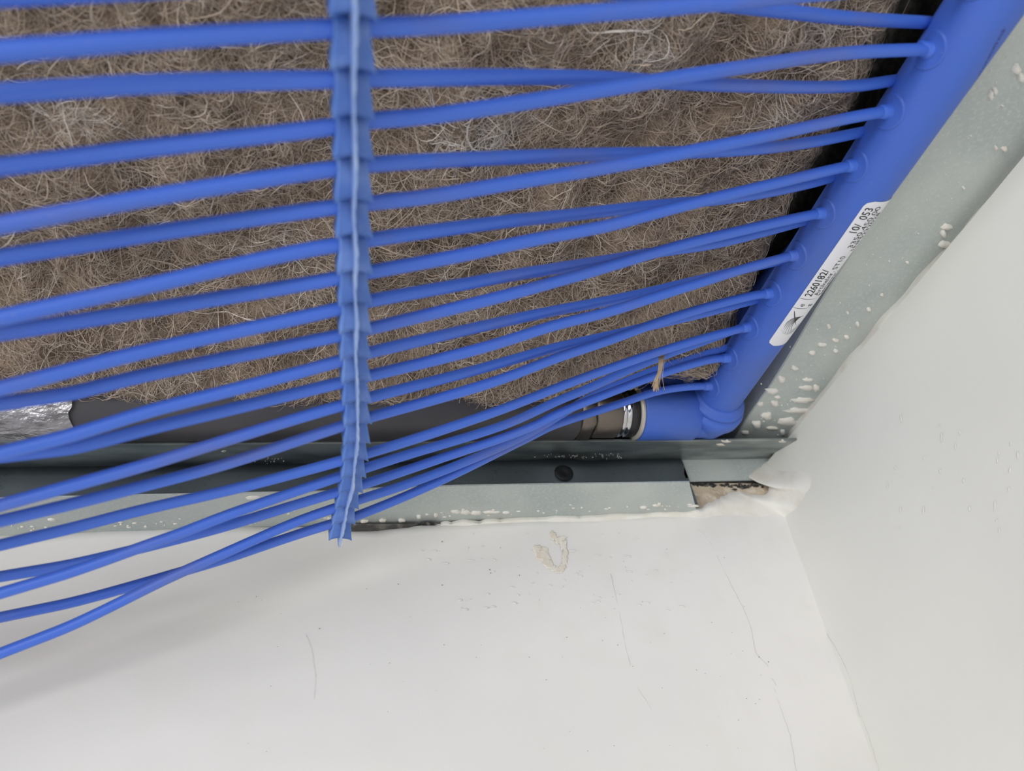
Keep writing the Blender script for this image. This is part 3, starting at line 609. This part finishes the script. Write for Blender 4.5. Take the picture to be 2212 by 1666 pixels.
def clip(k):
    vs = []; fs = []; nu, nw = 8, 11
    up_n, dn_n = k - .30, k + .57                    # clip overlaps the next one
    for layer in (0, 1):
        for i in range(nu):
            a = i / (nu - 1); p, T_, W, N = cf(up_n + (dn_n - up_n) * a)
            half = .0031 + .0010 * a ** 1.5 + (.00015 if a > .99 else 0)
            for j in range(nw):
                b_ = j / (nw - 1) * 2 - 1
                h = .0003 + .0044 * a ** .5 - .0005 * (1 - b_ * b_) * a + .0003 * (abs(b_) > .95) * a
                if layer: h = -.0012
                dip = -.0007 * (1 - b_ * b_) * a if not layer else 0
                vs.append(p + W * half * b_ + N * h + T_ * (dip + (.00035 if b_ > 0 else 0) * a))
    g = gridfaces(nu, nw); o_ = nu * nw; fs += g + [[q + o_ for q in f][::-1] for f in g]
    rim = [j for j in range(nw)] + [i * nw + nw - 1 for i in range(1, nu)] + [(nu - 1) * nw + j for j in range(nw - 2, -1, -1)] + [i * nw for i in range(nu - 2, 0, -1)]
    fs += [[rim[i], rim[(i + 1) % len(rim)], rim[(i + 1) % len(rim)] + o_, rim[i] + o_] for i in range(len(rim))]
    return vs, fs
vs = []; K = 120
for i in range(K):
    p, T_, W, N = cf(1.6 + (NX + 18.5 - 1.6) * i / (K - 1))
    for (a, h_) in ((-.0033, -.0012), (.0033, -.0012), (.0033, -.0018), (-.0033, -.0018)): vs.append(p + W * a + N * h_)
obj('backing_strip', vs, [[i * 4 + a, i * 4 + (a + 1) % 4, (i + 1) * 4 + (a + 1) % 4, (i + 1) * 4 + a] for i in range(K - 1) for a in range(4)] + [[0, 1, 2, 3], [4 * K - 1, 4 * K - 2, 4 * K - 3, 4 * K - 4]], M['comb'], sp)
for k in range(2, NX + 19): obj('clip', *clip(k), M['comb'], sp)

# ------------------------------------------------------------------ supply pipe with union
sup = empty('supply_pipe', EC + EX * .1); tag(sup, 'dark supply pipe with metal screw union, behind the upper channel left of the blue elbow', 'pipe')
x_ = {k: xat(k) for k in (1364, 1345, 1326, 1318, 1272, 1240)}
def lt(name, prof, m, n=48, label=None):
    o = obj(name, *lathe(EC, EX, prof, n), M[m], sup)
    if label: tag(o, label)
    return o
lt('washer', [(xb + .0001, .0090), (xb + .0001, .0128), (xb + .0005, .0132), (x_[1364], .0132), (x_[1364] + .0001, .009)], 'ring', label='light grey flat ring against the elbow')
lt('seal', [(x_[1364], .0116), (x_[1364] + .004, .0120), (x_[1345], .0112)], 'seal')
lt('chrome_collar', [(x_[1345] - .0005, .0108), (x_[1345], .0118), (x_[1345] + .0012, .0119), (x_[1345] + .0016, .0109), (x_[1345] + .0022, .0109), (x_[1345] + .0026, .0119), (x_[1326] - .0006, .0119), (x_[1326], .0106)], 'chrome', label='polished chrome collar')
lt('union_nut', [(x_[1326] - .0003, .009), (x_[1326], .0118), (x_[1326] + .0006, .0122), (x_[1272] - .001, .0122), (x_[1272], .0112), (x_[1272] + .0002, .009)], 'nickel', label='matt grey-brown metal sleeve nut')
lt('hex_nut', [(x_[1272] - .0002, .009), (x_[1272] - .0001, .0118), (x_[1272] + .001, .0132), (x_[1240] - .001, .0132), (x_[1240], .0120), (x_[1240] + .0001, .009)], 'nickel', 6, 'hexagonal metal nut')
lt('pipe_sleeve', [(x_[1240] - .001, .0105), (x_[1240] + .001, .0128), (.6, .0128), (1.2, .0128), (2.1, .0128)], 'pipe', 48)
xf0 = xat(178)
V = []; n, K = 90, 40; nz = vnoise((n, K), (22, 9), 21)
nz[:, -1] = nz[:, 0]; nzb = vnoise((n, K), (60, 24), 22); nzb[:, -1] = nzb[:, 0]
for i in range(n):
    x = xf0 + i / (n - 1) * .30
    for j in range(K):
        a = 2 * math.pi * j / (K - 1); r = .0142 + .0008 * nz[i, j] + .0005 * nzb[i, j]; rag = (.0012 * nzb[0, j] if i == 0 else 0)
        V.append(EC + EX * (x + rag) + np.array([0, math.cos(a), math.sin(a)]) * (r if i else r - .0004))
tag(obj('foil_wrap', V, gridfaces(n, K), M['foil'], sup), 'crumpled silver foil tape wrapped on the pipe')

# ------------------------------------------------------------------ fibrous insulation batt
ZI = .2125
edge_r = [(1945, 30), (1886, 175), (1818, 285), (1757, 375), (1697, 480), (1625, 600), (1575, 660), (1500, 765), (1450, 803)]
edge_b = [(1450, 803), (1380, 832), (1300, 850), (1200, 862), (1100, 872), (1000, 880), (900, 880), (800, 872), (600, 880), (400, 878), (300, 870), (180, 858), (60, 850), (0, 850)]
ER_ = [onz(u, v, ZI) for u, v in edge_r]; EB_ = [onz(u, v, .1895) for u, v in edge_b]
def xr(y): return np.interp(y, [p[1] for p in ER_][::1], [p[0] for p in ER_])
yb_x = [p[0] for p in EB_][::-1]; yb_y = [p[1] for p in EB_][::-1]
def ybot(x): return np.interp(x, yb_x, yb_y)
nu, nv = 330, 240
U = np.concatenate([np.linspace(-.75, -.2, 40)[:-1], np.linspace(-.2, 1, nu - 39)]); U = None
gs = np.linspace(0, 1, nu); gt = np.linspace(0, 1, nv)
h = vnoise((nu, nv), (22, 16), 31) * .0042 + vnoise((nu, nv), (70, 50), 32) * .0018 + vnoise((nu, nv), (160, 110), 33) * .0009
xL = -.26
PX = np.zeros((nu, nv)); PY = np.zeros((nu, nv)); PZ = np.zeros((nu, nv))
for j, t in enumerate(gt):
    ybase = -.12 + (t) * (.262 + .12)
    for i, s in enumerate(gs):
        xr_ = float(xr(min(ybase, .245))); x = xL + (xr_ - xL) * s
        y = -.12 + (float(ybot(x)) + .12) * t
        x = xL + (float(xr(y)) - xL) * s
        PX[i, j] = x; PY[i, j] = y
dR = (xr(PY) - PX); dB = (ybot(PX) - PY)
dd = np.minimum(dR, dB); roll = .010 * np.clip(1 - dR / .008, 0, 1) ** 2 + .002 * np.clip(1 - dB / .002, 0, 1) ** 2
PZ = ZI + h * np.clip(dd / .006, .3, 1) + roll - .0225 * np.clip(1 - dB / .055, 0, 1) ** 1.4
rag = vnoise((nu, nv), (90, 60), 35) * .0012
V = np.stack([PX + rag * (dR < .004), PY + rag * (dB < .004), PZ], -1).reshape(-1, 3)
ins = empty('insulation_batt', (0, .1, ZI)); tag(ins, 'brown matted natural fibre insulation batt above the blue tubes', 'insulation')
Vl = list(V); F_ = gridfaces(nu, nv); nV = len(Vl)
bi = [i * nv + nv - 1 for i in range(nu)] + [(nu - 1) * nv + j for j in range(nv - 2, -1, -1)]
for q in bi: p = V[q]; Vl.append(np.array([p[0] + .001, p[1] + .001, .285]))
F_ += [[bi[a], bi[a + 1], nV + a + 1, nV + a] for a in range(len(bi) - 1)]
obj('felt_body', Vl, F_, M['felt'], ins)
for (xa_, xb_, ya_, yb_2) in ((-.95, xL + .004, -.5, .239), (xL - .01, .30, -.5, -.117)):   # the batt goes on beyond the frame
    m1, m2 = max(8, int((xb_ - xa_) / .006)), max(8, int((yb_2 - ya_) / .006)); hh = vnoise((m1, m2), (m1 // 3, m2 // 3), 41) * .004
    Xg = np.linspace(xa_, xb_, m1); Yg = np.linspace(ya_, yb_2, m2)
    lim = lambda x_, y_: min(x_, float(xr(y_)) if y_ > -.12 else float(xr(-.12)))
    obj('felt_body', [(lim(x_, y_), y_, ZI + hh[i, j] - .0225 * max(0, 1 - (.239 - y_) / .055) ** 1.4) for i, x_ in enumerate(Xg) for j, y_ in enumerate(Yg)], gridfaces(m1, m2), M['felt'], ins)
# loose fibres: ribbons matted over the batt
def surf(x, y):
    s = (x - xL) / np.maximum(1e-4, xr(y) - xL); t = (y + .12) / np.maximum(1e-4, ybot(x) + .12)
    i = np.clip((s * (nu - 1)).astype(int), 0, nu - 1); j = np.clip((t * (nv - 1)).astype(int), 0, nv - 1); return PZ[i, j]
def fibres(N, seg, name, len_rng, wd, y0=-.03, edge=False):
    r = np.random.default_rng(N)
    if edge:
        x = r.uniform(-.16, .185, N); y = ybot(x) - np.abs(r.normal(0, .004, N)); m_ = r.random(N) < .45
        yy = r.uniform(.02, .24, N); y = np.where(m_, yy, y); x = np.where(m_, xr(np.minimum(yy, .242)) - np.abs(r.normal(0, .004, N)), x)
    else:
        x = r.uniform(-.17, .185, N * 2); y = r.uniform(y0, .262, N * 2); k = (x < xr(y) - .001) & (y < ybot(x) - .001); x = x[k][:N]; y = y[k][:N]
    n = len(x); L = r.uniform(*len_rng, n) * np.exp(r.normal(0, .25, n)); th = r.uniform(0, 2 * math.pi, n)
    clump = np.sin(x * 190 + 3 * np.sin(y * 70)) + np.sin(y * 230 + 2.5 * np.sin(x * 90)); th = th * .55 + clump * 1.6
    kap = r.normal(0, 1.0, n) * 75; kap2 = r.normal(0, 1, n) * 60; ph = r.uniform(0, 6.28, n)
    lift = r.uniform(-.0006, .0018, n) ; arch = np.abs(r.normal(0, .0013, n)) * (r.random(n) < .6)
    step = L / seg; P = np.zeros((n, seg + 1, 3)); cx_, cy_ = x.copy(), y.copy(); a = th.copy(); tt = []
    for q in range(seg + 1):
        P[:, q, 0] = cx_; P[:, q, 1] = cy_; tq = q / seg
        P[:, q, 2] = surf(cx_, cy_) - lift - arch * np.sin(math.pi * tq) - .0004 * np.sin(ph + 7 * tq)
        cx_ = cx_ + np.cos(a) * step; cy_ = cy_ + np.sin(a) * step; a = a + (kap + kap2 * np.sin(ph + 5 * tq)) * step
    # pull fibres that wander off the batt back to hang just past its edge
    over = np.maximum(P[:, :, 1] - ybot(P[:, :, 0]) - .001, 0); P[:, :, 1] -= over * .8
    over = np.maximum(P[:, :, 0] - xr(P[:, :, 1]) - .003, 0); P[:, :, 0] -= over * .8
    Tg = np.gradient(P, axis=1); Tg /= np.linalg.norm(Tg, axis=2)[:, :, None] + 1e-9
    tw = r.uniform(-.8, .8, n)[:, None] ; side = np.stack([-Tg[:, :, 1] * np.cos(tw), Tg[:, :, 0] * np.cos(tw), np.sin(tw) * np.ones_like(Tg[:, :, 0])], -1)
    W = (wd * np.exp(r.normal(0, .4, n)))[:, None, None] * (np.sin(np.linspace(.25, math.pi - .25, seg + 1)) ** .5)[None, :, None] * .5
    VV = np.stack([P - side * W, P + side * W], 2).reshape(-1, 3) + O - rootloc(ins)
    base = (np.arange(n) * (seg + 1) * 2)[:, None] + (np.arange(seg) * 2)[None, :]
    FF = np.stack([base, base + 1, base + 3, base + 2], -1).reshape(-1, 4)
    me = bpy.data.meshes.new(name); me.vertices.add(len(VV)); me.vertices.foreach_set('co', VV.ravel())
    me.loops.add(FF.size); me.loops.foreach_set('vertex_index', FF.ravel().astype(np.int32))
    me.polygons.add(len(FF)); me.polygons.foreach_set('loop_start', np.arange(0, FF.size, 4, dtype=np.int32)); me.polygons.foreach_set('loop_total', np.full(len(FF), 4, dtype=np.int32))
    me.update(calc_edges=True)
    patch = np.clip(np.sin(x * 60 + 2) * np.sin(y * 75 + 1 + 2 * np.sin(x * 31)), 0, 1)
    tint = np.clip(r.beta(2.2, 2.0, n) * .75 + .14 + .28 * patch ** 3 * (r.random(n) < .7), 0, 1)
    d2 = ((x - onz(1040, 285, ZI)[0]) / .014) ** 2 + ((y - onz(1040, 285, ZI)[1]) / .008) ** 2
    tint = np.where((d2 < 1) & (r.random(n) < .9), .92 + .08 * r.random(n), tint)
    for (u_, v_, rx, ry) in ((1690, 255, .006, .010), (1380, 90, .010, .006), (620, 500, .010, .007), (1370, 540, .006, .006), (1640, 470, .006, .006), (1300, 790, .012, .004), (150, 240, .010, .008)):
        c_ = onz(u_, v_, ZI); dq = ((x - c_[0]) / rx) ** 2 + ((y - c_[1]) / ry) ** 2; tint = np.where((dq < 1) & (r.random(n) < .6), .8 + .2 * r.random(n), tint)
    at2 = me.attributes.new('tint', 'FLOAT', 'FACE'); at2.data.foreach_set('value', np.repeat(tint, seg).astype(np.float32))
    me.materials.append(M['fibre']); o = bpy.data.objects.new(name, me); sc.collection.objects.link(o); o.parent = ins; tag(o, kind='stuff'); return o
fibres(82000, 7, 'matted_fibres', (.005, .015), .00013)
fibres(6000, 9, 'edge_fibres', (.006, .016), .00014, edge=True)
fibres(2600, 9, 'coarse_fibres', (.010, .026), .00028)
# a twisted tuft of fibre that hangs down between the lowest tubes
vs = []; mb = MB()
for k in range(26):
    j = rng.normal(size=2) * 3; q = rng.normal() * 2.5
    P = catmull([at(1432 + j[0] * 3, 742 + j[1], .300), at(1430 + j[0] * 1.4, 772, .285), at(1427 + j[0], 800, .280), at(1420 + j[0] * 1.2 + q, 822, .279), at(1419 + q * 2 + j[0], 840 + rng.uniform(-6, 8), .279)], 5)
    a, b_ = sweep(P, .00012, 4, ref=(0, 1, .3)); mb.add(a, b_)
tf = bpy.data.materials['hemp_fibre']
tm = mat('straw_fibre', srgb(176, 152, 122), .8, noise=[(300, srgb(200, 184, 158), .4, .7, I1)])
tag(obj('hanging_tuft', mb.v, mb.f, tm, ins), 'pale twisted tuft hanging over the lowest tubes')
